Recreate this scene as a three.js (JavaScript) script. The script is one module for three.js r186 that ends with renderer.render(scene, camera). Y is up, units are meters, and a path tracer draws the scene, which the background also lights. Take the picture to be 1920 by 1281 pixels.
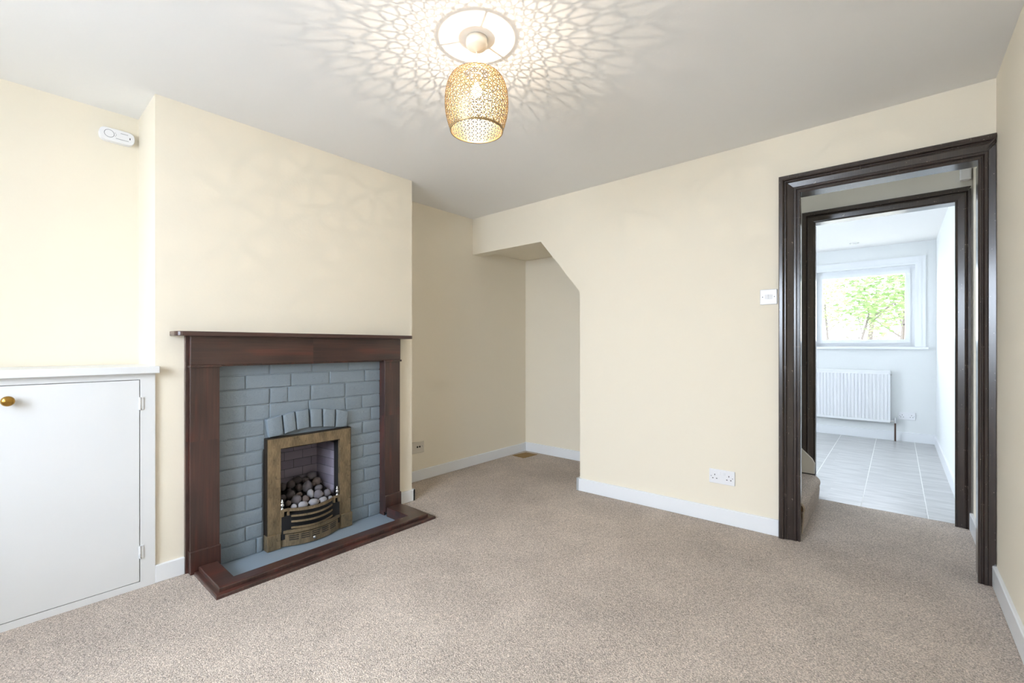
import * as THREE from 'three';
import { RoundedBoxGeometry } from 'three/addons/geometries/RoundedBoxGeometry.js';
import { mergeGeometries, mergeVertices } from 'three/addons/utils/BufferGeometryUtils.js';
import { ImprovedNoise } from 'three/addons/math/ImprovedNoise.js';
import { RectAreaLightUniformsLib } from 'three/addons/lights/RectAreaLightUniformsLib.js';

// ------------------------------------------------------------------ camera, sky, large lights, exposure
const scene = new THREE.Scene();
const camera = new THREE.PerspectiveCamera(2 * Math.atan(640.5 / 842) * 180 / Math.PI, 1920 / 1281, 0.05, 200);
camera.position.set(0, 1.08, 0);
camera.rotation.set(0, 40.62 * Math.PI / 180, 0);
camera.setViewOffset(1920, 1281, 0, -8.5, 1920, 1281);

const SKY = 8.0;                                        // even, bright overcast sky
scene.background = new THREE.Color().setRGB(0.87 * SKY, 0.96 * SKY, 1.08 * SKY);

RectAreaLightUniformsLib.init();
function daylight(w, h, pos, look, strength) {          // daylight entering through a window opening
  const l = new THREE.RectAreaLight(new THREE.Color().setRGB(0.82, 0.945, 1.12), strength, w, h);
  l.position.set(...pos); l.lookAt(...look); scene.add(l); return l;
}
daylight(3.0, 2.0, [-1.5, 2.3, 2.9], [-1.2, 0.9, -1.2], 15);          // sky light falling through the front-room window behind the viewpoint
daylight(1.4, 0.6, [-0.9, 4.4, -3.4], [-0.2, 1, -3.45], 9);             // landing rooflight above the stairs
daylight(0.7, 1.2, [-2.58, 1.3, -4.75], [0, 0.9, -4.75], 7.0);          // glazed side door of the kitchen

const renderer = new THREE.WebGLRenderer({ antialias: true });
renderer.toneMapping = THREE.LinearToneMapping;
renderer.toneMappingExposure = 1.27;
renderer.shadowMap.enabled = true;

// ------------------------------------------------------------------ helpers
let seedState = 12345;
const rnd = () => { seedState = (seedState * 1664525 + 1013904223) >>> 0; return seedState / 4294967296; };
const rr = (a, b) => a + (b - a) * rnd();
const noise = new ImprovedNoise();
const fbm = (x, y, z, o = 4) => { let s = 0, a = 0.5; for (let i = 0; i < o; i++) { s += a * noise.noise(x, y, z); x *= 2.03; y *= 2.03; z *= 2.03; a *= 0.5; } return s; };

const taken = {};
function numbered(name) { if (!(name in taken)) { taken[name] = 0; return name; } taken[name]++; return name + '_' + String(taken[name]).padStart(3, '0'); }
function boxUV(g, swap = false) {                       // uv in metres from the dominant normal axis
  if (g.index) g = g.toNonIndexed();
  g.computeVertexNormals();
  const p = g.attributes.position, n = g.attributes.normal, uv = new Float32Array(p.count * 2);
  for (let i = 0; i < p.count; i += 3) {
    const nx = Math.abs(n.getX(i) + n.getX(i + 1) + n.getX(i + 2)), ny = Math.abs(n.getY(i) + n.getY(i + 1) + n.getY(i + 2)), nz = Math.abs(n.getZ(i) + n.getZ(i + 1) + n.getZ(i + 2));
    for (let k = i; k < i + 3; k++) {
      let a, b;
      if (ny >= nx && ny >= nz) { a = p.getX(k); b = p.getZ(k); } else if (nx >= nz) { a = p.getZ(k); b = p.getY(k); } else { a = p.getX(k); b = p.getY(k); }
      if (swap) { const t = a; a = b; b = t; }
      uv[2 * k] = a; uv[2 * k + 1] = b;
    }
  }
  g.setAttribute('uv', new THREE.BufferAttribute(uv, 2));
  return g;
}
function smoothUV(g) {                                  // keep the normals, uv in metres
  if (g.index) g = g.toNonIndexed();
  const n = g.attributes.normal.clone(); g = boxUV(g); g.setAttribute('normal', n); return g;
}
const box = (x0, x1, y0, y1, z0, z1) => { const g = new THREE.BoxGeometry(Math.abs(x1 - x0), Math.abs(y1 - y0), Math.abs(z1 - z0)); g.translate((x0 + x1) / 2, (y0 + y1) / 2, (z0 + z1) / 2); return g; };
const rbox = (x0, x1, y0, y1, z0, z1, r = 0.003, s = 2) => {
  const w = Math.abs(x1 - x0), h = Math.abs(y1 - y0), d = Math.abs(z1 - z0);
  const g = new RoundedBoxGeometry(w, h, d, s, Math.min(r, w / 2.01, h / 2.01, d / 2.01)); g.translate((x0 + x1) / 2, (y0 + y1) / 2, (z0 + z1) / 2); return g;
};
const strip = g => { const o = new THREE.BufferGeometry(); let s = g.index ? g.toNonIndexed() : g; for (const k of ['position', 'normal', 'uv']) if (s.attributes[k]) o.setAttribute(k, s.attributes[k]); return o; };
function obj(name, geos, mat, parent = scene, flat = false) {
  let list = (Array.isArray(geos) ? geos : [geos]).map(g => strip(g));
  let g = list.length > 1 ? mergeGeometries(list.map(q => { if (!q.attributes.normal) q.computeVertexNormals(); if (!q.attributes.uv) q.setAttribute('uv', new THREE.BufferAttribute(new Float32Array(q.attributes.position.count * 2), 2)); return q; })) : list[0];
  g = flat ? boxUV(g) : smoothUV(g);
  const m = new THREE.Mesh(g, mat); m.name = parent === scene ? numbered(name) : name; m.castShadow = m.receiveShadow = true; parent.add(m); return m;
}
function thing(name, label, category, pos = [0, 0, 0], group) {
  const o = new THREE.Group(); o.name = numbered(name); o.position.set(...pos); o.userData = { label, category }; if (group) o.userData.group = group; scene.add(o); return o;
}
function tag(o, label, category, group) { o.userData = { label, category }; if (group) o.userData.group = group; return o; }
function struct(name, geos, mat, label, parent = scene) { const m = obj(name, geos, mat, parent, true); if (parent === scene) m.userData = { kind: 'structure', label, category: name.split('_')[0] }; return m; }
function structGroup(name, label, pos = [0, 0, 0], ry = 0) { const o = new THREE.Group(); o.name = name; o.position.set(...pos); o.rotation.y = ry; o.userData = { kind: 'structure', label, category: name.split('_')[0] }; scene.add(o); return o; }
// prism: polygon in a plane, extruded. axis 'z': points (x,y) from z0 to z1; axis 'x': points (z,y) from x0 to x1; axis 'y': points (x,z)
function prism(pts, a0, a1, axis, holes = [], bevel = 0) {
  const sh = new THREE.Shape(pts.map(p => new THREE.Vector2(axis === 'x' ? -p[0] : p[0], axis === 'y' ? -p[1] : p[1])));
  for (const h of holes) sh.holes.push(new THREE.Path(h.map(p => new THREE.Vector2(axis === 'x' ? -p[0] : p[0], axis === 'y' ? -p[1] : p[1]))));
  const lo = Math.min(a0, a1), d = Math.abs(a1 - a0);
  const g = new THREE.ExtrudeGeometry(sh, { depth: d - 2 * bevel, bevelEnabled: bevel > 0, bevelSize: bevel, bevelThickness: bevel, bevelOffset: -bevel, bevelSegments: 2, curveSegments: 12 });
  if (bevel) g.translate(0, 0, bevel);
  if (axis === 'x') g.rotateY(Math.PI / 2); else if (axis === 'y') g.rotateX(-Math.PI / 2);
  if (axis === 'x') g.translate(lo, 0, 0); else if (axis === 'y') g.translate(0, lo, 0); else g.translate(0, 0, lo);
  return g;
}
const rect = (a0, a1, b0, b1) => [[a0, b0], [a1, b0], [a1, b1], [a0, b1]];
function rotX(g, a, y, z) { g.translate(0, -y, -z); g.rotateX(a); g.translate(0, y, z); return g; }

// ------------------------------------------------------------------ textures
function tex(size, fn, srgb = true, repeat = 1) {
  const data = new Uint8Array(size * size * 4);
  for (let y = 0; y < size; y++) for (let x = 0; x < size; x++) { const c = fn(x / size, y / size, x, y); const i = 4 * (y * size + x); data[i] = Math.max(0, Math.min(255, c[0])); data[i + 1] = Math.max(0, Math.min(255, c[1])); data[i + 2] = Math.max(0, Math.min(255, c[2])); data[i + 3] = 255; }
  const t = new THREE.DataTexture(data, size, size, THREE.RGBAFormat); t.wrapS = t.wrapT = THREE.RepeatWrapping; t.magFilter = THREE.LinearFilter; t.minFilter = THREE.LinearMipmapLinearFilter; t.generateMipmaps = true;
  if (srgb) t.colorSpace = THREE.SRGBColorSpace; t.repeat.set(repeat, repeat); t.needsUpdate = true; return t;
}
// tileable value noise
function tile(n, seed) { const g = new Float32Array(n * n); let s = seed; for (let i = 0; i < n * n; i++) { s = (s * 1664525 + 1013904223) >>> 0; g[i] = s / 4294967296; } return (u, v) => { const x = ((u % 1) + 1) % 1 * n, y = ((v % 1) + 1) % 1 * n, i = Math.floor(x), j = Math.floor(y), fx = x - i, fy = y - j, sx = fx * fx * (3 - 2 * fx), sy = fy * fy * (3 - 2 * fy); const q = (a, b) => g[((b % n) * n) + (a % n)]; return (q(i, j) * (1 - sx) + q(i + 1, j) * sx) * (1 - sy) + (q(i, j + 1) * (1 - sx) + q(i + 1, j + 1) * sx) * sy; }; }
const t5 = tile(5, 7), t13 = tile(13, 9), t29 = tile(29, 3), t90 = tile(90, 11), t260 = tile(260, 5), t420 = tile(420, 21), t700 = tile(700, 17);
const carpetTex = tex(2048, (u, v) => {                 // 2 m of twist-pile carpet: tufts of three yarn colours
  const tuft = t420(u, v), fine = t700(u, v), mid = t13(u, v), patch = t5(u, v), fleck = t260(u + .3, v + .7);
  let k = 0.93 + 0.32 * (tuft - .5) + 0.26 * (fine - .5) + 0.05 * (mid - .5) + 0.06 * (patch - .5);
  if (fleck > .80) k -= (fleck - .80) * 0.7;
  return [204 * k, 190 * k, 177 * k];
}, true, 0.72);
const carpetBump = tex(1024, (u, v) => { const h = 128 + 170 * (t260(u, v) - .5) + 60 * (t420(u, v) - .5); return [h, h, h]; }, false, 1.5);
const woodTex = tex(1024, (u, v) => {                   // stained mahogany, grain along v
  const g = t90(u * 1, v * .04) * .55 + t260(u, v * .03) * .45, s = t13(u * 1, v * .3), red = t29(u, v * .12);
  const k = 0.80 + 0.26 * (g - .5) + 0.26 * (s - .5);
  return [80 * k + 60 * Math.max(0, red - .66), 51 * k + 8 * Math.max(0, red - .66), 44 * k];
}, true, 1.6);
const woodTexH = woodTex.clone(); woodTexH.rotation = Math.PI / 2; woodTexH.needsUpdate = true;
const darkTex = tex(1024, (u, v) => {                   // old dark-brown gloss with brush lines and a few chips
  const g = t260(u, v * .02) * .6 + t90(u, v * .05) * .4, s = t13(u, v), c = t260(u * .6 + .21, v * .35), k = 0.85 + 0.34 * (g - .5) + 0.2 * (s - .5);
  if (c > .93 && t29(u, v) > .52) return [132, 120, 110];
  return [56 * k, 44 * k, 40 * k];
}, true, 1.4);
const brassTex = tex(512, (u, v) => { const s = t13(u, v * .5), m = t29(u, v), f = t90(u, v * .25), k = 0.92 + .22 * (s - .5) + .16 * (f - .5); const d = m > .84 ? 1 - (m - .84) * 1.6 : 1; return [148 * k * d, 129 * k * d, 101 * k * d]; }, true, 3);
const tileTex = tex(1024, (u, v) => { const a = t13(u * .5, v * 3), b = t29(u * .4, v * 4), c = t90(u * .3, v * 3), k = 0.93 + .10 * (a - .5) + .09 * (b - .5) + .05 * (c - .5); return [203 * k, 202 * k, 200 * k]; }, true, 1);
const plasterBump = tex(512, (u, v) => { const h = 128 + 60 * (t90(u, v) - .5) + 70 * (t29(u, v) - .5); return [h, h, h]; }, false, 1.4);

const paintBump = tex(512, (u, v) => { const h = 128 + 90 * (t29(u, v) - .5) + 60 * (t90(u, v) - .5) + 30 * (t260(u, v) - .5); return [h, h, h]; }, false, 3);

// ------------------------------------------------------------------ materials
const S = (o) => new THREE.MeshStandardMaterial(o), P = (o) => new THREE.MeshPhysicalMaterial(o);
const M = {
  cream: S({ color: '#f0e7d4', roughness: 0.85, bumpMap: plasterBump, bumpScale: 0.0006 }),
  ceiling: S({ color: '#f1f0ee', roughness: 0.9, bumpMap: plasterBump, bumpScale: 0.0006 }),
  lobbyWall: S({ color: '#e8e5dc', roughness: 0.85 }),
  kitchenWall: S({ color: '#e9ebea', roughness: 0.8 }),
  gloss: P({ color: '#eef0f2', roughness: 0.35, clearcoat: 0.3, clearcoatRoughness: 0.25 }),
  cupboard: P({ color: '#e4e5e5', roughness: 0.4, clearcoat: 0.2, clearcoatRoughness: 0.3 }),
  upvc: P({ color: '#f2f4f6', roughness: 0.3 }),
  carpet: S({ map: carpetTex, roughness: 1, bumpMap: carpetBump, bumpScale: 0.004 }),
  carpetEdge: S({ color: '#6d5638', roughness: 1 }),
  carpetBinding: S({ color: '#d8ccb8', roughness: 1 }),
  wood: P({ map: woodTex, roughness: 0.38, clearcoat: 0.6, clearcoatRoughness: 0.22 }),
  woodH: P({ map: woodTexH, roughness: 0.38, clearcoat: 0.6, clearcoatRoughness: 0.22 }),
  dark: P({ map: darkTex, roughness: 0.32, clearcoat: 0.7, clearcoatRoughness: 0.16 }),
  blue: S({ color: '#838f98', roughness: 0.48, bumpMap: paintBump, bumpScale: 0.003 }),
  blueSlab: S({ color: '#8c9aa6', roughness: 0.4 }),
  brass: S({ map: brassTex, metalness: 0.5, roughness: 0.42 }),
  brassDark: S({ color: '#3a3128', metalness: 0.5, roughness: 0.5 }),
  brassBright: S({ color: '#b8904a', metalness: 1, roughness: 0.22 }),
  steel: S({ color: '#c9c9c8', metalness: 1, roughness: 0.2 }),
  chrome: S({ color: '#d0d0d0', metalness: 1, roughness: 0.15 }),
  copperPipe: S({ color: '#5e4a40', roughness: 0.5, metalness: 0.3 }),
  soot: S({ color: '#1b1a1c', roughness: 0.85 }),
  fireBrick: S({ color: '#8f8896', roughness: 0.9 }),
  fireBrickB: S({ color: '#857e8c', roughness: 0.9 }),
  fireJoint: S({ color: '#4c4750', roughness: 1 }),
  stoneLight: S({ color: '#9a989c', roughness: 0.9 }), stoneMid: S({ color: '#6e696d', roughness: 0.9 }), stoneDark: S({ color: '#544e50', roughness: 0.9 }), stoneTan: S({ color: '#6c5f59', roughness: 0.9 }),
  plastic: P({ color: '#eeeeF0', roughness: 0.3 }),
  plasticOld: P({ color: '#d9d2c4', roughness: 0.4 }),
  slot: S({ color: '#2b2a2c', roughness: 0.8 }),
  grey: S({ color: '#8e8e96', roughness: 0.7 }),
  shade: S({ color: '#a68d66', roughness: 0.4, metalness: 0.5 }),
  lampWhite: S({ color: '#efe8da', roughness: 0.5 }),
  bulb: S({ color: '#fff4e0', emissive: '#ffe0b0', emissiveIntensity: 12 }),
  tile: S({ map: tileTex, roughness: 0.32 }), grout: S({ color: '#f2f1ee', roughness: 0.9 }),
  glass: P({ color: '#ffffff', transmission: 1, roughness: 0, thickness: 0, ior: 1.5 }),
  radiator: P({ color: '#f0f1f2', roughness: 0.35 }),
  vent: S({ color: '#8a6a34', roughness: 0.7 }),
  lens: S({ color: '#cfd2d4', roughness: 0.3 }),
  bark: S({ color: "#6b645e", roughness: 1 }), leaf: S({ color: "#748c56", roughness: 0.8, side: THREE.DoubleSide }), leafB: S({ color: "#8f986c", roughness: 0.8, side: THREE.DoubleSide }),
  ground: S({ color: '#a8a498', roughness: 1 }), substrate: S({ color: '#6b645c', roughness: 1 })
};

// ------------------------------------------------------------------ room shell
const XL = -2.92, XR = 0.338, ZF = 1.10, WALL_TURN = Math.atan2(0.095, 3.258);
const zb = x => -2.855 - (x - XL) * 0.095 / 3.258;      // the front face of the back wall, a little out of square
const ceilY = x => 2.228 + (x - XL) * 0.057 / 3.258;    // the ceiling rises slightly towards the door

// carpeted floor with a pit for the hearth
struct('floor', prism([[XL, ZF], [XR, ZF], [XR, -3.82], [-1.02, -3.82], [-1.02, -3.62], [XL, -3.62]], -0.05, 0, 'y', [rect(-2.62, -2.235, -1.765, -0.665)]), M.carpet, 'mottled beige twist pile carpet over the whole living room floor');
struct('floor_base', box(XL - .1, XR + .1, -0.14, -0.05, -3.9, ZF + .1), M.substrate, 'solid sub-floor under the carpet');
struct('wall_left', box(XL - .15, XL, -0.14, 2.4, -3.8, ZF + .15), M.cream, 'cream painted side wall behind the chimney breast, seen in both recesses');
struct('wall_right', box(XR, XR + .15, -0.14, 2.5, -6.95, ZF + .15), M.cream, 'cream painted wall on the right, running on past the doorways');
{ // chimney breast with the fireplace opening
  const holes = [rect(-1.70, -0.72, -0.2, 0.99)];
  const pts = [[-1.927, -0.05], [-1.70, -0.05], [-1.70, 0.992], [-0.72, 0.992], [-0.72, -0.05], [-0.496, -0.05], [-0.496, 2.3], [-1.927, 2.3]];
  const w = structGroup('wall_chimney', 'cream painted chimney breast projecting around the fireplace');
  obj('breast', prism(pts, XL, -2.575, 'x'), M.cream, w, true);
}
{ // ceiling, rising slightly to the right
  const a = Math.atan2(0.057, 3.258), L = 3.258 / Math.cos(a);
  const g = box(-0.2, L + 0.2, 0, 0.12, -2.99, ZF + .15); g.rotateZ(a); g.translate(XL, 2.228, 0);
  struct('ceiling', g, M.ceiling, 'smooth white painted ceiling of the living room');
}
{ // back wall: sloping under-stairs opening and doorway
  const w = structGroup('wall_back', 'cream painted back wall with the sloping under-stairs opening and the doorway', [XL, 0, -2.855], WALL_TURN);
  const X = x => (x - XL) / Math.cos(WALL_TURN);
  const pts = [[-0.1, 1.905], [X(-2.165), 1.915], [X(-1.805), 1.487], [X(-1.805), -0.05], [X(-0.434), -0.05], [X(-0.434), 1.953], [X(0.308), 1.953], [X(0.308), -0.05], [X(XR) + .1, -0.05], [X(XR) + .1, 2.42], [-0.1, 2.42]];
  obj('wall_face', prism(pts, -0.12, 0, 'z'), M.cream, w, true);
}
// under-stairs alcove
struct('wall_alcove', box(XL, -1.02, -0.05, 2.3, -3.66, -3.62), M.cream, 'cream back wall of the under-stairs alcove');
struct('ceiling_alcove', prism([[XL, 1.96], [-2.19, 1.96], [-1.08, 0.64], [-1.08, -0.05], [-1.02, -0.05], [-1.02, 0.72], [-2.15, 2.06], [XL, 2.06]], -3.62, -2.93, 'z'), M.cream, 'cream sloping underside of the stairs above the alcove');
// front wall with the window that lights the room
{
  const w = structGroup('wall_front', 'cream front wall with the living room window, behind the viewpoint');
  obj('wall_face', prism(rect(XL - .1, XR + .1, -0.14, 2.5), ZF, ZF + .15, 'z', [rect(-2.05, -0.55, 0.80, 2.04)]), M.cream, w, true);
  const win = structGroup('window_2', 'white framed living room window with two mullions');
  const a0 = -2.05, a1 = -.55, b0 = .80, b1 = 2.04, za = ZF + .05, zc = ZF + .11;
  obj('window_frame', [box(a0, a1, b0, b0 + .05, za, zc), box(a0, a1, b1 - .05, b1, za, zc), box(a0, a0 + .05, b0 + .05, b1 - .05, za, zc), box(a1 - .05, a1, b0 + .05, b1 - .05, za, zc)], M.gloss, win, true);
  for (const x of [-1.55, -1.05]) obj('mullion', box(x - .025, x + .025, b0 + .05, b1 - .05, za, zc), M.gloss, win, true);
  for (const [a, b] of [[-2.0, -1.575], [-1.525, -1.075], [-1.025, -.60]]) obj('pane', box(a, b, b0 + .05, b1 - .05, ZF + .078, ZF + .082), M.glass, win, true);
  obj('window_sill', rbox(a0 - .05, a1 + .05, b0 - .03, b0, ZF - .08, ZF + .1, .006), M.gloss, win);
}
// lobby and kitchen shell
{
  const w = structGroup('wall_lobby', 'off-white wall between the lobby and the kitchen, with the second doorway');
  obj('wall_face', prism([[-2.6, -0.14], [-0.462, -0.14], [-0.462, 1.966], [0.292, 1.966], [0.292, -0.14], [XR, -0.14], [XR, 2.5], [-2.6, 2.5]], -3.90, -3.78, 'z'), M.lobbyWall, w, true);
  obj('kitchen_face', prism([[-2.6, -0.14], [-0.462, -0.14], [-0.462, 1.966], [0.292, 1.966], [0.292, -0.14], [XR, -0.14], [XR, 2.5], [-2.6, 2.5]], -3.905, -3.90, 'z'), M.kitchenWall, w, true);
}
struct('wall_stairwell', [box(-2.6, XR, 2.25, 4.5, -3.0, -2.95), box(-2.6, XR, 2.5, 4.5, -3.86, -3.78), box(-2.65, -2.58, 2.25, 4.5, -3.80, -2.98), box(XR, XR + .1, 2.4, 4.5, -3.80, -2.98), box(-2.65, XR, 4.5, 4.56, -3.86, -2.95)], M.lobbyWall, 'off-white stairwell walls rising above the lobby, out of view');
struct('ceiling_kitchen', box(-2.6, XR, 2.248, 2.4, -6.95, -3.85), M.ceiling, 'white kitchen ceiling with a recessed downlight');
struct('wall_kitchen_right', box(0.325, XR + .01, -0.05, 2.3, -6.78, -3.905), M.kitchenWall, 'bright white kitchen side wall beyond the second doorway');
{
  const w = structGroup('wall_kitchen_left', 'white kitchen wall with a glazed door opening, out of view');
  obj('wall_face', prism([[-6.95, -0.14], [-3.85, -0.14], [-3.85, 2.45], [-6.95, 2.45]], -2.6, -2.45, 'x', [rect(-5.15, -4.35, 0.62, 2.0)]), M.kitchenWall, w, true);
  const d = structGroup('door_3', 'white framed glazed opening in the kitchen side wall, out of view');
  obj('door_frame', [box(-2.56, -2.49, .62, .68, -5.15, -4.35), box(-2.56, -2.49, 1.94, 2.0, -5.15, -4.35), box(-2.56, -2.49, .68, 1.94, -5.15, -5.09), box(-2.56, -2.49, .68, 1.94, -4.41, -4.35)], M.upvc, d, true);
}
const WX0 = -0.80, WX1 = 0.155, WY0 = 1.07, WY1 = 2.0;   // kitchen window opening
{
  const w = structGroup('wall_kitchen_far', 'pale grey-white far kitchen wall around the window');
  obj('wall_face', prism(rect(-2.6, XR, -0.14, 2.5), -6.95, -6.76, 'z', [rect(WX0, WX1, WY0, WY1)]), M.kitchenWall, w, true);
}

// ------------------------------------------------------------------ skirting boards
const sk = (name, label, geo) => struct(name, geo, M.gloss, label);
const skProfile = (x, h, t) => rbox(0, x, 0, h, 0, t, .004);
{
  sk('baseboard_chimney_left', 'short white skirting board between the cupboard and the fireplace', rbox(-2.576, -2.561, 0, .08, -.606, -.494, .003));
  sk('baseboard_chimney_right', 'short white skirting return at the corner of the chimney breast', [rbox(-2.576, -2.561, 0, .08, -1.945, -1.812, .003), rbox(-2.92, -2.561, 0, .08, -1.945, -1.927, .003)]);
  sk('baseboard_left', 'white skirting board along the recess and alcove side wall', rbox(XL - .002, XL + .015, 0, .085, -3.62, -1.94, .003));
  sk('baseboard_alcove', 'white skirting board across the back of the alcove', rbox(XL, -1.08, 0, .09, -3.622, -3.605, .003));
  const b = rbox(1.093, 2.412, 0, .092, -.002, .016, .003); b.rotateY(WALL_TURN); b.translate(XL, 0, -2.855);
  const b2 = rbox(1.093, 1.117, 0, .092, -.12, .016, .003); b2.rotateY(WALL_TURN); b2.translate(XL, 0, -2.855);
  sk('baseboard_back', 'white skirting board under the light switch wall up to the doorway', [b, b2]);
  sk('baseboard_right', 'white skirting board running along the right wall to the doorway', rbox(XR - .014, XR + .002, 0, .095, -2.985, ZF, .004));
  sk('baseboard_lobby', 'white skirting board in the stair lobby between the two door frames', rbox(XR - .016, XR + .002, 0, .1, -3.755, -3.085, .004));
  sk('baseboard_kitchen_far', 'white kitchen skirting board under the radiator', rbox(-2.45, .325, 0, .105, -6.762, -6.745, .003));
  sk('baseboard_kitchen_right', 'white kitchen skirting board along the bright side wall', rbox(.311, .327, 0, .1, -6.745, -3.905, .003));
}

// ------------------------------------------------------------------ door frames (moulded architraves and linings)
const PROFILE = [[0, 0], [0, .012], [.004, .016], [.010, .016], [.013, .012], [.016, .012], [.021, .019], [.030, .019], [.034, .015], [.060, .021], [.066, .027], [.070, .022], [.074, .022], [.078, .031], [.084, .035], [.098, .035], [.102, .031], [.102, 0]];
const PROFILE2 = [[0, 0], [0, .014], [.006, .018], [.012, .014], [.040, .018], [.046, .024], [.050, .020], [.054, .026], [.076, .028], [.080, .024], [.080, 0]];
function sweep(profile, from, to) {                     // from/to: (w,h) -> [x,y,z]
  const pos = [];
  for (let i = 0; i + 1 < profile.length; i++) {
    const a = from(...profile[i]), b = from(...profile[i + 1]), c = to(...profile[i + 1]), d = to(...profile[i]);
    pos.push(...a, ...b, ...c, ...a, ...c, ...d);
  }
  const cap = f => { const pts = profile.map(p => f(...p)); for (let i = 1; i + 1 < pts.length; i++) pos.push(...pts[0], ...pts[i], ...pts[i + 1]); };
  cap(from); cap(to);
  const g = new THREE.BufferGeometry(); g.setAttribute('position', new THREE.BufferAttribute(new Float32Array(pos), 3)); g.computeVertexNormals(); return g;
}
function clip(profile, wmax) { const out = []; for (let i = 0; i < profile.length; i++) { const [w, h] = profile[i]; if (w <= wmax) out.push([w, h]); else { const [w0, h0] = profile[i - 1], k = (wmax - w0) / (w - w0 || 1); out.push([wmax, h0 + (h - h0) * k]); break; } } out.push([wmax, 0]); return out; }
function jagged(profile, from, to, n, amp, seed) { return sweep(profile, from, to); }
function doorFrame(parent, profile, x0, x1, top, rightW, depth, mat, zf = 0) {
  const W = profile[profile.length - 1][0], rp = clip(profile, rightW);
  obj('architrave', sweep(profile, (w, h) => [x0 - w, 0.0, zf + h], (w, h) => [x0 - w, top + w, zf + h]), mat, parent, true);
  obj('architrave', sweep(profile, (w, h) => [x0 - w, top + w, zf + h], (w, h) => [x1 + Math.min(w, rightW), top + w, zf + h]), mat, parent, true);
  obj('architrave', sweep(rp, (w, h) => [x1 + w, 0.0, zf + h], (w, h) => [x1 + w, top + w, zf + h]), mat, parent, true);
  obj('door_lining', rbox(x0 - .030, x0 - .010, 0, top, zf - depth, zf + .004, .002), mat, parent);
  obj('door_lining', rbox(x1 + .010, x1 + .030, 0, top, zf - depth, zf + .004, .002), mat, parent);
  obj('door_lining', rbox(x0 - .030, x1 + .030, top + .008, top + .026, zf - depth, zf + .004, .002), mat, parent);
}
{
  const c = Math.cos(WALL_TURN), X = x => (x - XL) / c;
  const d1 = structGroup('door_1', 'dark brown moulded door frame of the living room doorway, paint worn and chipped', [XL, 0, -2.855], WALL_TURN);
  doorFrame(d1, PROFILE, X(-0.405), X(0.279), 1.928, 0.056, 0.125, M.dark);
  for (const y of [0.32, 1.62]) obj('hinge', rbox(X(.279) + .006, X(.279) + .011, y, y + .09, -.05, -.015, .001), M.brassDark, d1);
  const d2 = structGroup('door_2', 'dark brown door frame of the kitchen doorway beyond the lobby', [0, 0, -3.78]);
  doorFrame(d2, PROFILE2, -0.433, 0.263, 1.942, 0.066, 0.125, M.dark);
}

// ------------------------------------------------------------------ stairs in the lobby
{
  const st = thing('staircase', 'beige carpeted bottom stair with a rounded nosing beside the doorway', 'stairs', [-0.40, 0, -3.40]);
  for (let k = 0; k < 3; k++) {
    const x1 = -k * .18, y0 = k * .185, r = .045, pts = [];
    pts.push([x1 - .22, y0], [x1 - .012, y0]);
    pts.push([x1 - .004, y0 + .10]);
    for (let i = 0; i <= 8; i++) { const a = -0.5 + i / 8 * (Math.PI / 2 + .5); pts.push([x1 - r + r * Math.cos(a), y0 + .185 - r + r * Math.sin(a)]); }
    pts.push([x1 - .22, y0 + .185]);
    const step = obj('step', prism(pts, -.325, .345, 'z'), M.carpet, st, true);
    if (k === 0) {
      const inner = pts.map(([x, y]) => [x - .012, Math.min(y, .172)]);
      obj('cut_end', prism(inner, .344, .349, 'z'), M.carpetEdge, step, true).userData.label = 'brown cut end of the stair carpet';
      const edge = pts.slice(1, -1), inn = edge.map(([x, y]) => [x - .007, y - (y > .15 ? .007 : 0)]).reverse();
      obj('edge_binding', prism([...edge, ...inn], .343, .351, 'z'), M.carpetBinding, step, true).userData.label = 'pale edge of the stair carpet';
    }
  }
  const s = prism([[-.60, .19], [-.036, .19], [-.034, .265], [-.05, .295], [-.10, .345], [-.60, .86]], -.352, -.332, 'z', [], .003);
  obj('string_board', s, M.lobbyWall, st).userData.label = 'cream stair string board against the kitchen wall';
}

// ------------------------------------------------------------------ built-in cupboard in the left recess
{
  const c = thing('alcove_cupboard', 'white built-in alcove cupboard with one flush door left of the fireplace', 'cupboard', [-2.74, 0, -0.2]);
  const T = g => g.translate(2.74, 0, 0.2);
  const zL = 0.75, f0 = -2.585, f1 = -2.562;
  obj('face_frame', [box(f0, f1, 0, .958, -.494, -.4405), box(f0, f1, .9305, .958, -.4405, zL), box(f0, f1, 0, .029, -.4405, zL), box(f0, f1, .029, .9305, .062, zL)].map(T), M.cupboard, c, true);
  obj('carcass', T(box(-2.9, -2.60, .03, .95, -.44, zL)), M.slot, c, true);
  obj('top', T(rbox(-2.915, -2.535, .957, .989, -.507, zL, .004)), M.cupboard, c);
  const door = obj('door', T(rbox(-2.583, f1 + .001, .0315, .928, -.438, .059, .0015)), M.cupboard, c);
  for (const y of [.134, .796]) { const h = obj('hinge', [T(rbox(f1, f1 + .004, y, y + .056, -.452, -.441, .001)), T(new THREE.CylinderGeometry(.0045, .0045, .056, 10).translate(f1 + .003, y + .028, -.4395))], M.cupboard, door); }
  const prof = [[0, 0], [.010, 0], [.009, .004], [.007, .010], [.009, .014], [.016, .018], [.0195, .024], [.018, .031], [.012, .036], [0, .038]].map(p => new THREE.Vector2(...p));
  const k = new THREE.LatheGeometry(prof, 28); k.rotateZ(-Math.PI / 2); k.translate(f1, .872, -.047);
  obj('knob', T(k), M.brassBright, door).userData.label = 'round polished brass knob';
}

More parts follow.
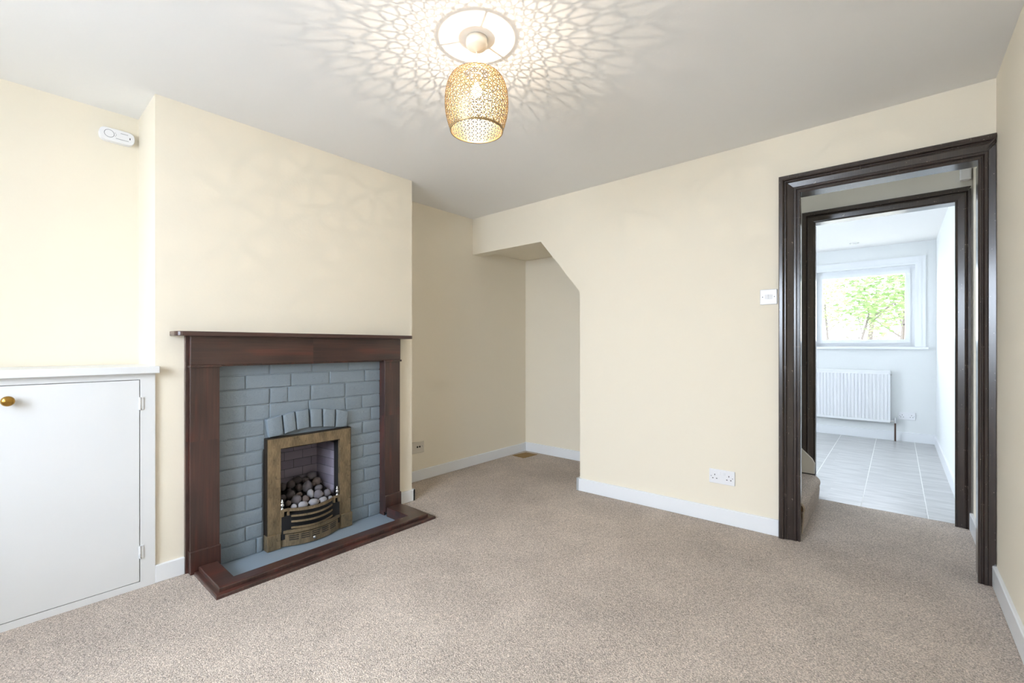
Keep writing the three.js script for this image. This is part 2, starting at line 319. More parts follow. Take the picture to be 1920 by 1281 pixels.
// ------------------------------------------------------------------ fire surround
{
  const s = thing('fire_surround', 'dark mahogany stained timber fire surround with a plain mantel shelf', 'fireplace', [-2.575, 0, -1.205]);
  const T = g => g.translate(2.575, 0, 1.205);
  // mantel shelf with rounded front corners
  const r = .035, f = -2.468, b = -2.577, z0 = -1.868, z1 = -.55, pts = [[b, z0], [b, z1]];
  for (let i = 0; i <= 6; i++) { const a = Math.PI / 2 - i / 6 * Math.PI / 2; pts.push([f - r + r * Math.cos(a), z1 - r + r * Math.sin(a)]); }
  for (let i = 0; i <= 6; i++) { const a = -i / 6 * Math.PI / 2; pts.push([f - r + r * Math.cos(a), z0 + r + r * Math.sin(a)]); }
  obj('mantel_shelf', T(prism(pts, 1.1275, 1.149, 'y', [], .003)), M.woodH, s);
  obj('frieze', T(rbox(-2.577, -2.525, .989, 1.128, -1.797, -.619, .002)), M.woodH, s);
  for (const [a, c, out] of [[-.741, -.619, -.605], [-1.797, -1.679, -1.809]]) {
    const p = obj('pilaster', T(rbox(-2.577, -2.53, 0, .99, a, c, .003)), M.wood, s);
    obj('plinth', T(rbox(-2.577, -2.518, 0, .108, a - .003, c + .003, .004)), M.wood, p);
    obj('capital_strip', T(rbox(-2.577, -2.517, .977, .989, a - .005, c + .005, .003)), M.wood, p);
  }
  obj('backing_strip', T(rbox(-2.577, -2.556, 0, 1.128, -.62, -.606, .002)), M.wood, s);
  obj('backing_strip', T(rbox(-2.577, -2.556, 0, 1.128, -1.809, -1.796, .002)), M.wood, s);
  for (const [a, c] of [[-.7415, -.731], [-1.689, -1.6785]]) obj('inner_reveal', T(rbox(-2.62, -2.54, -.025, .99, a, c, .002)), M.wood, s);
  obj('inner_reveal', T(rbox(-2.62, -2.54, .979, .99, -1.689, -.731, .002)), M.wood, s);
}

// ------------------------------------------------------------------ hearth: blue slab inside a timber kerb
{
  const h = thing('hearth', 'dark brown moulded timber hearth kerb around a blue-grey painted slab', 'hearth', [-2.4, 0, -1.205]);
  const T = g => g.translate(2.4, 0, 1.205);
  obj('slab', T(box(-2.62, -2.24, -.05, -.025, -1.76, -.67)), M.blueSlab, h, true).userData.label = 'blue-grey painted hearth slab';
  const frame = (x1, za, zb2, xi, zia, zib, y0, y1, bev) => T(prism([[-2.51, zb2], [x1, zb2], [x1, za], [-2.51, za], [-2.51, zia], [xi, zia], [xi, zib], [-2.51, zib]], y0, y1, 'y', [], bev));
  obj('kerb', frame(-2.218, -1.782, -.648, -2.287, -1.680, -.726, -.04, .036, .004), M.wood, h);
  obj('kerb_moulding', frame(-2.193, -1.822, -.630, -2.24, -1.77, -.66, -.04, .017, .005), M.wood, h);
}

// ------------------------------------------------------------------ blue painted brickwork inside the surround
function rough(w, h, d, amp, r, nx, ny, seed) {          // painted brick: softened arrises, lumpy face. Front faces +x; size d(x) h(y) w(z)
  let g = new THREE.BoxGeometry(d, h, w, 2, ny, nx); g.deleteAttribute('uv'); g.deleteAttribute('normal'); g = mergeVertices(g);
  const p = g.attributes.position, tight = (c, L, n) => { const k = Math.round((c / L + .5) * n); return n < 3 || k === 0 || k === n ? c : k === 1 ? -L / 2 + .003 * L / h : k === n - 1 ? L / 2 - .003 * L / h : c; };
  for (let i = 0; i < p.count; i++) {
    let x = p.getX(i), y = p.getY(i), z = p.getZ(i);
    if (h > .5) { const ky = Math.round((y + .5) * ny), kz = Math.round((z + .5) * nx); if (ky === 1) y = -.46; else if (ky === ny - 1) y = .46; if (kz === 1) z = -.45; else if (kz === nx - 1) z = .45; }
    if (h < .5) { y = tight(y, h, ny); const kz = Math.round((z / w + .5) * nx); if (kz === 1) z = -w / 2 + .003; else if (kz === nx - 1) z = w / 2 - .003; }
    const ey = h / 2 - Math.abs(y), ez = w / 2 - Math.abs(z), e = Math.min(ey, ez);
    if (x > d / 2 - 1e-5) { x -= e < 1e-5 ? r : 0; x += amp * fbm(y * 22 + seed, z * 22, seed * 1.7, 3) * 2; }
    y += amp * .8 * noise.noise(z * 30 + seed, y * 9, 3.1) * (ey < 1e-5 ? 1 : 0); z += amp * .8 * noise.noise(y * 30, seed, z * 7) * (ez < 1e-5 ? 1 : 0);
    p.setXYZ(i, x, y, z);
  }
  g.computeVertexNormals(); return g;
}
{
  const w = structGroup('wall_fireplace', 'blue-grey painted brick fireback around the gas fire');
  const base = prism([[-1.695, -.05], [-1.46, -.05], [-1.46, .575], [-.965, .575], [-.965, -.05], [-.725, -.05], [-.725, .992], [-1.695, .992]], -2.70, -2.5955, 'x');
  obj('mortar', base, M.blue, w, true);
  const ys = [1.0, .927, .852, .765, .683, .600, .520, .448, .371, .296, .212, .133, .055, -.027];
  const L = -.728, R = -1.692, fL = -.962, fR = -1.462;
  const rows = [[L, -.996, -1.229, -1.46, R], [L, -.877, -1.109, -1.336, -1.57, R], [L, -.996, -1.092, -1.222, -1.437, R], [L, -.877, -.996, -1.21, -1.437, -1.55, R]];
  const left = [[L, -.97], [L, -.877, -.975], [L, fL], [L, -.877, fL], [L, fL], [L, -.877, fL], [L, fL], [L, -.877, fL], [L, -.93, fL]];
  const right = [[-1.447, -1.616, R], [-1.45, -1.555, R], [fR, R], [fR, -1.56, R], [fR, R], [fR, -1.565, R], [fR, R], [fR, -1.56, R], [fR, -1.60, R]];
  const lay = (zs, y1, y0) => {
    for (let i = 0; i + 1 < zs.length; i++) {
      const a = zs[i], b = zs[i + 1], wd = Math.abs(b - a) - .006, hh = y1 - y0 - .006, s = rr(0, 90);
      const g = rough(wd, hh, .03, .0016, .003, Math.max(4, Math.round(wd / .014)), 5, s); g.translate(-2.605 + rr(-.0015, .0015), (y0 + y1) / 2, (a + b) / 2);
      obj('brick', g, M.blue, w);
    }
  };
  rows.forEach((z, i) => lay(z, ys[i], ys[i + 1]));
  left.forEach((z, i) => lay(z, ys[i + 4], ys[i + 5])); right.forEach((z, i) => lay(z, ys[i + 4], ys[i + 5]));
  // the shallow arch of upright bricks over the fire
  const arch = [[[-.972, .683], [-1.052, .699], [-1.062, .589], [-.988, .585]], [[-1.059, .698], [-1.120, .711], [-1.132, .605], [-1.069, .594]], [[-1.127, .711], [-1.200, .716], [-1.203, .611], [-1.137, .606]], [[-1.211, .716], [-1.279, .711], [-1.282, .604], [-1.216, .610]], [[-1.287, .710], [-1.362, .699], [-1.358, .592], [-1.289, .602]], [[-1.370, .697], [-1.443, .680], [-1.438, .583], [-1.366, .590]]];
  arch.forEach((q, k) => {
    const [tl, tr, br, bl] = q, g = rough(1, 1, .05, 0, .006, 6, 7, k), p = g.attributes.position;
    for (let i = 0; i < p.count; i++) {
      const u = .5 - p.getZ(i), v = .5 - p.getY(i), x = p.getX(i);
      const z = (tl[0] * (1 - u) + tr[0] * u) * (1 - v) + (bl[0] * (1 - u) + br[0] * u) * v, y = (tl[1] * (1 - u) + tr[1] * u) * (1 - v) + (bl[1] * (1 - u) + br[1] * u) * v;
      const e = Math.min(u, 1 - u, v, 1 - v) < 1e-4 ? .0025 : 0;
      p.setXYZ(i, x - 2.594 + (x > .02 ? .003 * fbm(y * 40, z * 40, k * 3.3, 3) : 0), y + e * noise.noise(z * 50, k, 1), z + e * noise.noise(y * 50, k, 5));
    }
    g.computeVertexNormals(); obj('arch_brick', g, M.blue, w);
  });
}

// ------------------------------------------------------------------ gas fire
function arcBar(y0, y1, z0, z1, xb, bow, t, n = 20) {    // a bar bowed towards the room
  const pos = [], idx = [];
  for (let i = 0; i <= n; i++) { const k = i / n, z = z0 + (z1 - z0) * k, x = xb + bow * (1 - (2 * k - 1) ** 2); pos.push(x, y0, z, x, y1, z, x - t, y1, z, x - t, y0, z); }
  for (let i = 0; i < n; i++) for (let j = 0; j < 4; j++) { const a = 4 * i + j, b = 4 * i + (j + 1) % 4; idx.push(a, b, a + 4, b, b + 4, a + 4); }
  idx.push(0, 1, 2, 0, 2, 3); const e = 4 * n; idx.push(e, e + 2, e + 1, e, e + 3, e + 2);
  const g = new THREE.BufferGeometry(); g.setAttribute('position', new THREE.BufferAttribute(new Float32Array(pos), 3)); g.setIndex(idx); return boxUV(g);
}
{
  const gf = thing('gas_fire', 'antique brass inset gas fire with a bowed grate, in the blue brick fireplace', 'fire', [-2.57, -.022, -1.21]);
  const T = g => g.translate(2.57, .022, 1.21);
  const ring = (x0, x1, e, i, bev) => T(prism([[-1.456 + e, -.022], [-1.456 + e, .581 - e], [-.967 - e, .581 - e], [-.967 - e, -.022], [-1.034 + i, -.022], [-1.034 + i, .514 - i], [-1.386 - i, .514 - i], [-1.386 - i, -.022]], x0, x1, 'x', [], bev));
  obj('rim', ring(-2.60, -2.5565, 0, 0, .001), M.brassDark, gf, true);
  obj('frame', ring(-2.575, -2.553, .005, -.005, .0015), M.brass, gf);
  for (const [a, b] of [[-1.036, -.965], [-1.458, -1.385]]) obj('base_block', T(rbox(-2.59, -2.543, -.022, .062, a, b, .003)), M.brass, gf);
  // firebox
  const fb = obj('firebox', [box(-2.86, -2.83, -.02, .56, -1.40, -1.02), box(-2.86, -2.59, .53, .56, -1.42, -1.0), box(-2.86, -2.59, -.022, -.012, -1.42, -1.0), box(-2.86, -2.59, -.02, .56, -1.0, -.985), box(-2.86, -2.59, -.02, .56, -1.425, -1.41)].map(T), M.soot, gf, true);
  const bh = .052, byy = k => .02 + k * bh;
  for (let k = 0; k < 9; k++) {
    const off = (k % 2) * .055;
    for (let z = -1.0 + off; z > -1.375; z -= .11) { const a = Math.min(z, -1.005), b = Math.max(z - .11, -1.372); if (a - b < .012) continue; obj('brick', T(rbox(-2.83, -2.812, byy(k) + .001, byy(k + 1) - .001, b + .001, a - .001, .0015, 1)), k % 3 ? M.fireBrick : M.fireBrickB, fb, true); }
  }
  obj('joint_bed', [T(box(-2.83, -2.8145, .02, .50, -1.375, -1.0))], M.fireJoint, fb, true);
  const sideGeo = g => { g.translate(2.60, 0, 1.386); g.rotateY(.10); g.translate(-2.60, 0, -1.386); return T(g); };
  obj('joint_bed', sideGeo(box(-2.815, -2.63, .02, .50, -1.395, -1.3885)), M.fireJoint, fb, true);
  for (let k = 0; k < 9; k++) {
    const off = (k % 2) * .05;
    for (let x = -2.815 - off; x < -2.632; x += .10) { const a = Math.max(x, -2.815), b = Math.min(x + .10, -2.63); if (b - a < .012) continue; obj('brick', sideGeo(rbox(a + .001, b - .001, byy(k) + .001, byy(k + 1) - .001, -1.395, -1.386, .0015, 1)), k % 2 ? M.fireBrick : M.fireBrickB, fb, true); }
  }
  obj('side_liner', T(box(-2.63, -2.575, .0, .52, -1.3885, -1.384)), M.soot, gf, true);
  // fuel bed the pebbles lie on
  obj('fuel_bed', T(prism([[-2.545, .02], [-2.545, .145], [-2.60, .155], [-2.82, .235], [-2.82, .02]], -1.375, -1.04, 'z')), M.soot, gf, true);
  // grate
  const gr = obj('grate', [arcBar(.166, .182, -1.079, -1.342, -2.552, .058, .010), rbox(-2.562, -2.546, .170, .184, -1.083, -1.036, .002), rbox(-2.562, -2.546, .170, .184, -1.386, -1.338, .002)].map(T), M.brass, gf);
  for (const y of [.134, .103, .070]) obj('grate_bar', T(arcBar(y, y + .010, -1.082, -1.340, -2.552, .056, .007)), M.brass, gr);
  for (const [z, wd] of [[-1.0455, .018], [-1.0775, .012], [-1.3435, .012], [-1.3755, .018]]) obj('grate_post', T(rbox(-2.560, -2.5465, .064, .172, z - wd / 2, z + wd / 2, .002)), M.brass, gr);
  obj('grate_rail', T(arcBar(.052, .068, -1.036, -1.386, -2.553, .060, .012)), M.brass, gr);
  const ash = obj('ash_cover', T(arcBar(-.019, .046, -1.038, -1.384, -2.558, .060, .008)), M.brass, gf);
  for (let r = 0; r < 3; r++) for (let k = 0; k < 5; k++) { const z0 = -1.075 - k * .056, y = .037 - r * .011, q = z => -2.558 + .060 * (1 - (2 * (z + 1.038) / -.346 - 1) ** 2); const g = arcBar(y - .0025, y + .0015, z0, z0 - .044, 0, 0, .004, 6), p = g.attributes.position; for (let i = 0; i < p.count; i++) p.setX(i, p.getX(i) + q(p.getZ(i)) + .0012); obj('vent_slot', T(g), M.soot, ash, true); }
  const kn = new THREE.SphereGeometry(.009, 14, 10); kn.translate(-2.491, .006, -1.195); obj('ash_knob', T(kn), M.chrome, ash).userData.label = 'small chrome ball knob';
  const fp = [[0, 0], [.008, 0], [.009, .004], [.005, .008], [.004, .012], [.009, .018], [.0105, .024], [.008, .030], [.004, .034], [.007, .038], [.007, .042], [.003, .046], [.004, .052], [0, .056]].map(p => new THREE.Vector2(...p));
  for (const z of [-1.0465, -1.3635]) { const f = new THREE.LatheGeometry(fp, 18); f.translate(-2.554, .184, z); obj('finial', T(f), M.chrome, gf).userData.label = 'small turned chrome finial'; }
}
{ // pebbles in the grate: place x y z, half width, half height, tone
  const pb = [[-2.769, .272, -1.311, .028, .0245, 1], [-2.764, .265, -1.219, .0284, .0227, 2], [-2.747, .259, -1.261, .0218, .0206, 2], [-2.743, .253, -1.174, .0246, .0246, 2], [-2.749, .250, -1.130, .0188, .0243, 2], [-2.717, .246, -1.317, .0266, .0243, 3], [-2.705, .235, -1.286, .0171, .016, 3], [-2.693, .232, -1.248, .0293, .0361, 1], [-2.71, .234, -1.206, .019, .0235, 2], [-2.716, .228, -1.152, .0132, .0154, 2], [-2.664, .22, -1.302, .0239, .0193, 1], [-2.673, .213, -1.144, .025, .0283, 2], [-2.666, .208, -1.187, .0176, .0132, 3], [-2.637, .204, -1.242, .0189, .0277, 0], [-2.617, .197, -1.28, .0279, .0268, 1], [-2.614, .194, -1.332, .0226, .0249, 1], [-2.622, .196, -1.154, .028, .028, 1], [-2.615, .190, -1.203, .0207, .0218, 3], [-2.62, .188, -1.107, .0159, .017, 3], [-2.575, .175, -1.119, .0179, .0169, 0], [-2.57, .175, -1.167, .0288, .0182, 0], [-2.565, .176, -1.227, .0304, .0196, 0], [-2.569, .175, -1.285, .0243, .0166, 0], [-2.571, .174, -1.33, .0134, .0112, 0], [-2.674, .208, -1.100, .0172, .0194, 2]];
  const tone = [M.stoneLight, M.stoneMid, M.stoneDark, M.stoneTan], word = ['pale grey', 'mid grey', 'dark grey', 'brownish'];
  pb.forEach(([x, y, z, w, h, c], k) => {
    const g = mergeVertices(new THREE.IcosahedronGeometry(1, 3).deleteAttribute('uv').deleteAttribute('normal')), p = g.attributes.position, a = rr(-.5, .5);
    for (let i = 0; i < p.count; i++) { const v = new THREE.Vector3().fromBufferAttribute(p, i), d = 1 + .16 * fbm(v.x * .9 + k * 5, v.y * .9, v.z * .9, 3) * 2; v.multiplyScalar(d); v.set(v.x * (w + h) / 2, v.y * h, v.z * w); v.applyAxisAngle(new THREE.Vector3(1, 0, 0), a * .3); p.setXYZ(i, v.x, v.y, v.z); }
    g.computeVertexNormals(); const m = obj('pebble', g, tone[c]); m.position.set(x, y, z);
    tag(m, word[c] + ' rounded pebble heaped in the brass fire grate', 'pebble', word[c] + ' pebbles in the fire grate');
  });
}

// ------------------------------------------------------------------ pendant lamp
{
  const LX = -1.225, LZ = -1.22, CY = ceilY(LX);
  const lamp = thing('pendant_lamp', 'gold pierced metal pendant lamp hanging from a white ceiling rose', 'lamp', [LX, CY, LZ]);
  const lathe = (pts, seg = 40) => new THREE.LatheGeometry(pts.map(p => new THREE.Vector2(p[0], p[1] - CY)), seg);
  obj('ceiling_rose', lathe([[0, CY - .048], [.006, CY - .048], [.024, CY - .040], [.036, CY - .032], [.040, CY - .026], [.041, CY - .020], [.041, CY + .002], [0, CY + .002]]), M.lampWhite, lamp);
  obj('cord', lathe([[0, 2.09], [.0028, 2.09], [.0028, CY - .045], [0, CY - .045]], 10), M.lampWhite, lamp);
  obj('lampholder', lathe([[0, 2.078], [.008, 2.082], [.0105, 2.092], [.0125, 2.102], [.0125, 2.115], [.0215, 2.117], [.0215, 2.124], [.012, 2.126], [.008, 2.145], [0, 2.147]], 24), M.lampWhite, lamp);
  for (let k = 0; k < 3; k++) { const g = box(.019, .048, 2.1185 - CY, 2.1215 - CY, -.0016, .0016); g.rotateY(1.55 + k * 2 * Math.PI / 3); obj('shade_arm', g, M.shade, lamp); }
  obj('bulb', new THREE.SphereGeometry(.021, 24, 16).translate(0, 2.058 - CY, 0), M.bulb, lamp).userData.label = 'glowing warm white bulb';
  const light = new THREE.PointLight(new THREE.Color().setRGB(1.0, 0.84, 0.66), 0.46, 0, 2); light.position.set(0, 2.058 - CY, 0); light.castShadow = true; light.shadow.radius = 0.09; lamp.add(light);
  // pierced shade: triangular lattice of rounded triangular holes with a small round hole at every node
  const curve = new THREE.SplineCurve([[.0993, 1.905], [.109, 1.935], [.1175, 1.972], [.1205, 2.012], [.1175, 2.052], [.1085, 2.085], [.094, 2.108], [.074, 2.1195], [.0475, 2.123]].map(p => new THREE.Vector2(...p)));
  const Ls = curve.getLength(), NC = 44, band = .004;
  const tau = [0], NT = 400; for (let i = 1; i <= NT; i++) tau.push(tau[i - 1] + (Ls - 2 * band) / NT / curve.getPointAt((band + (i - .5) / NT * (Ls - 2 * band)) / Ls).x);
  const NR = Math.round(tau[NT] / (2 * Math.PI / NC / .866)), pitch = 1, dx = .866;       // rows get closer as the shade narrows, so the cells keep their shape
  const sOf = b => { if (b <= 0) return band * (1 + b); if (b >= NR) return Ls - band + (b - NR) * band; const t = b / NR * tau[NT]; let i = 1; while (i < NT && tau[i] < t) i++; return band + (i - 1 + (t - tau[i - 1]) / (tau[i] - tau[i - 1])) / NT * (Ls - 2 * band); };
  const at = (a, s, t) => { const k = Math.min(1, Math.max(0, sOf(s) / Ls)), p = curve.getPointAt(k), tg = curve.getTangentAt(k), ang = a / dx * 2 * Math.PI / NC, r = p.x - tg.y * -t, y = p.y + -tg.x * t; return [r * Math.cos(ang), y - CY, r * Math.sin(ang)]; };
  const parts = [];
  const put = (shape) => { const g = new THREE.ExtrudeGeometry(shape, { depth: .0012, bevelEnabled: false }), p = g.attributes.position; for (let i = 0; i < p.count; i++) p.setXYZ(i, ...at(p.getX(i), p.getY(i), p.getZ(i))); g.deleteAttribute('uv'); g.computeVertexNormals(); parts.push(g); };
  const dot = .125;
  const cell = (tri, solid) => {                         // tri: three corners, counter-clockwise
    const c = [(tri[0][0] + tri[1][0] + tri[2][0]) / 3, (tri[0][1] + tri[1][1] + tri[2][1]) / 3], out = [], inn = [];
    for (let k = 0; k < 3; k++) {
      const v = tri[k], n = tri[(k + 1) % 3], q = tri[(k + 2) % 3], a1 = Math.atan2(n[1] - v[1], n[0] - v[0]), a0 = Math.atan2(q[1] - v[1], q[0] - v[0]);
      let d = a1 - a0; while (d > Math.PI) d -= 2 * Math.PI; while (d < -Math.PI) d += 2 * Math.PI;
      if (solid) out.push(new THREE.Vector2(...v)); else for (let i = 0; i <= 3; i++) { const a = a0 + d * i / 3; out.push(new THREE.Vector2(v[0] + dot * Math.cos(a), v[1] + dot * Math.sin(a))); }
      const q2 = solid ? .34 : .50, w = [c[0] + (v[0] - c[0]) * q2, c[1] + (v[1] - c[1]) * q2], am = Math.atan2(v[1] - c[1], v[0] - c[0]);
      for (let i = -2; i <= 2; i++) inn.push(new THREE.Vector2(w[0] + (solid ? .03 : .076) * Math.cos(am + i * .52), w[1] + (solid ? .03 : .076) * Math.sin(am + i * .52)));
    }
    const sh = new THREE.Shape(out); sh.holes.push(new THREE.Path(inn)); put(sh);
  };
  for (let i = 0; i < NC; i++) {
    const o = i % 2 ? .5 : 0, x0 = i * dx, x1 = (i + 1) * dx;
    for (let j = -1; j <= NR; j++) {
      const A = [x0, (j + o) * pitch], B = [x0, (j + 1 + o) * pitch], C = [x1, (j + 1 - o + (o ? .5 : -.5) + .0) * pitch];
      const c1 = o ? [x1, (j + 1) * pitch] : [x1, (j + .5) * pitch];
      const tris = [[A, c1, B], o ? [c1, [x1, (j + 2) * pitch], B] : [c1, [x1, (j + 1.5) * pitch], B]];
      for (const t of tris) { const ys = t.map(p => p[1]), lo = Math.min(...ys), hi = Math.max(...ys); if (lo >= -1e-6 && hi <= NR * pitch + 1e-6) cell(t, false); else if (hi > 1e-6 && lo < NR * pitch - 1e-6) cell(t.map(p => [p[0], Math.min(NR * pitch, Math.max(0, p[1]))]), true); }
    }
    for (const [s0, s1] of [[-1, 0], [NR, NR + 1]]) { const sh = new THREE.Shape([[x0, s0], [x1, s0], [x1, s1], [x0, s1]].map(p => new THREE.Vector2(...p))); put(sh); }
  }
  const sg = mergeGeometries(parts.map(g => { const q = g.index ? g.toNonIndexed() : g; return q; }));
  const sm = new THREE.Mesh(sg, M.shade); sm.name = 'shade'; sm.castShadow = sm.receiveShadow = true; sm.userData.label = 'gold barrel shade pierced with small triangular holes'; lamp.add(sm);
  obj('rim_ring', new THREE.TorusGeometry(.0995, .0022, 8, 60).rotateX(Math.PI / 2).translate(0, 1.904 - CY, 0), M.shade, lamp);
}

// ------------------------------------------------------------------ small fittings
function onWall(o, x, y, z, ry) { o.position.set(x, y, z); o.rotation.y = ry; return o; }   // local +z faces the room
{
  const a = onWall(thing('carbon_monoxide_alarm', 'white oblong alarm with a round sounder on the wall above the cupboard', 'alarm'), XL, 2.106, -.41, Math.PI / 2);
  const sh = new THREE.Shape(), w = .066, h = .031, r = .029; sh.moveTo(-w + r, -h); sh.lineTo(w - r, -h); sh.quadraticCurveTo(w, -h, w, -h + r); sh.lineTo(w, h - r); sh.quadraticCurveTo(w, h, w - r, h); sh.lineTo(-w + r, h); sh.quadraticCurveTo(-w, h, -w, h - r); sh.lineTo(-w, -h + r); sh.quadraticCurveTo(-w, -h, -w + r, -h);
  const g = new THREE.ExtrudeGeometry(sh, { depth: .026, bevelEnabled: true, bevelSize: .003, bevelThickness: .004, bevelOffset: -.003, bevelSegments: 3, curveSegments: 10 }); g.translate(0, 0, .002);
  obj('body', g, M.plastic, a);
  obj('sounder_ring', new THREE.TorusGeometry(.018, .0011, 6, 36).translate(-.030, .002, .0318), M.grey, a);
  obj('sounder_disc', new THREE.CylinderGeometry(.0165, .0165, .001, 30).rotateX(Math.PI / 2).translate(-.030, .002, .032), M.plastic, a);
  for (let k = 0; k < 4; k++) obj('indicator', new THREE.CylinderGeometry(.0014, .0014, .001, 8).rotateX(Math.PI / 2).translate(-.0075 + (k === 1 || k === 2 ? .003 : 0), .010 - k * .005, .0322), M.grey, a);
  obj('text_line', box(.012, .040, .0145, .0165, .0318, .0324), M.grey, a); obj('text_line', box(-.006, .042, -.0155, -.0135, .0318, .0324), M.grey, a);
  obj('sensor_slot', box(.0455, .0490, -.005, .004, .0318, .0326), M.slot, a);
}
function socket(o, mat = M.plastic) {                    // British double socket, local +z to the room
  obj('faceplate', rbox(-.073, .073, -.043, .043, 0, .010, .004), mat, o);
  for (const s of [-1, 1]) {
    for (const [x, y, w, h] of [[.040 * s, .010, .004, .009], [.040 * s - .011, -.012, .0075, .0045], [.040 * s + .011, -.012, .0075, .0045]]) obj('pin_hole', box(x - w / 2, x + w / 2, y - h / 2, y + h / 2, .0085, .0104), M.slot, o);
    obj('rocker', rotX(rbox(.014 * s - .0065, .014 * s + .0065, .012, .030, .007, .0135, .001), .12 * s, .021, .010), mat, o);
    obj('screw', new THREE.CylinderGeometry(.0028, .0028, .001, 10).rotateX(Math.PI / 2).translate(.0605 * s, 0, .0102), M.grey, o);
  }
}
const backAt = (x, off = 0) => [x + off * Math.sin(WALL_TURN), zb(x) + off];
{
  let [x, z] = backAt(-.811); const s1 = onWall(thing('double_socket', 'white double power socket low on the cream wall left of the doorway', 'socket'), x, .281, z, WALL_TURN); socket(s1);
  const s2 = onWall(thing('double_socket', 'white double power socket on the kitchen wall beside the radiator', 'socket'), .083, .288, -6.76, 0); socket(s2);
  [x, z] = backAt(-.561); const sw = onWall(thing('light_switch', 'white double light switch on the cream wall beside the dark door frame', 'switch'), x, 1.362, z, WALL_TURN);
  obj('faceplate', rbox(-.0435, .0435, -.0435, .0435, 0, .010, .004), M.plastic, sw);
  for (const s of [-1, 1]) { obj('rocker', rotX(rbox(.0105 * s - .0095, .0105 * s + .0095, -.0135, .0135, .006, .0135, .0015), .13, 0, .010), M.plastic, sw); obj('screw', new THREE.CylinderGeometry(.003, .003, .001, 10).rotateX(Math.PI / 2).translate(.030 * s, 0, .0102), M.grey, sw); }
  const tv = onWall(thing('aerial_outlet', 'cream aerial outlet plate with two round holes in the recess beside the chimney breast', 'socket'), XL, .268, -2.228, Math.PI / 2);
  obj('faceplate', rbox(-.073, .073, -.046, .046, 0, .010, .004), M.plasticOld, tv);
  for (const px of [.004, .027]) obj('outlet', new THREE.CylinderGeometry(.0075, .0075, .003, 16).rotateX(Math.PI / 2).translate(px, .004, .0095), M.slot, tv);
  for (const px of [-.06, .052]) obj('screw', new THREE.CylinderGeometry(.003, .003, .001, 10).rotateX(Math.PI / 2).translate(px, .006, .0102), M.grey, tv);
  const v = obj('floor_patch', prism([[-2.877, -3.362], [-2.852, -3.544], [-2.711, -3.548], [-2.728, -3.354]], 0, .004, 'y', [], .001), M.vent); tag(v, 'small brown and yellow flat plate on the carpet in the alcove corner', 'floor plate');
  const bxl = thing('junction_box', 'small white plastic box high on the wall above the kitchen doorway', 'box', [.308, 2.06, -3.78]);
  obj('case', rbox(-.025, .022, 0, .085, 0, .035, .004), M.plastic, bxl); obj('cover', rbox(-.020, .017, .006, .079, .035, .038, .0015), M.plastic, bxl);
}

// ------------------------------------------------------------------ kitchen: window, radiator, tiles, downlight
{
  const w = structGroup('window_1', 'white framed kitchen window with a moulded surround, trees outside');
  const z = -6.76, ar = (a, b, h) => [box(WX0 - b, WX0 - a, WY0, WY1 + b, z, z + h), box(WX1 + a, WX1 + b, WY0, WY1 + b, z, z + h), box(WX0 - a, WX1 + a, WY1 + a, WY1 + b, z, z + h)];
  obj('architrave', [...ar(-.004, .022, .014), ...ar(.022, .05, .022), ...ar(.05, .085, .016)], M.gloss, w, true);
  const fr = (x0, x1, y0, y1, t, za, zc) => [box(x0, x1, y0, y0 + t, za, zc), box(x0, x1, y1 - t, y1, za, zc), box(x0, x0 + t, y0 + t, y1 - t, za, zc), box(x1 - t, x1, y0 + t, y1 - t, za, zc)];
  obj('window_frame', fr(WX0, WX1, WY0, WY1, .042, -6.90, -6.84), M.upvc, w, true);
  obj('sash', fr(WX0 + .042, WX1 - .042, WY0 + .042, WY1 - .042, .045, -6.885, -6.825), M.upvc, w, true);
  obj('pane', box(WX0 + .08, WX1 - .08, WY0 + .08, WY1 - .08, -6.862, -6.858), M.glass, w, true);
  obj('window_handle', [rbox(-.34, -.32, WY0 + .052, WY0 + .076, -6.826, -6.812, .002), rbox(-.34, -.24, WY0 + .066, WY0 + .076, -6.814, -6.804, .002)], M.upvc, w);
  obj('window_sill', rbox(WX0 - .09, WX1 + .11, WY0 - .028, WY0, -6.84, -6.715, .005), M.gloss, w);
}
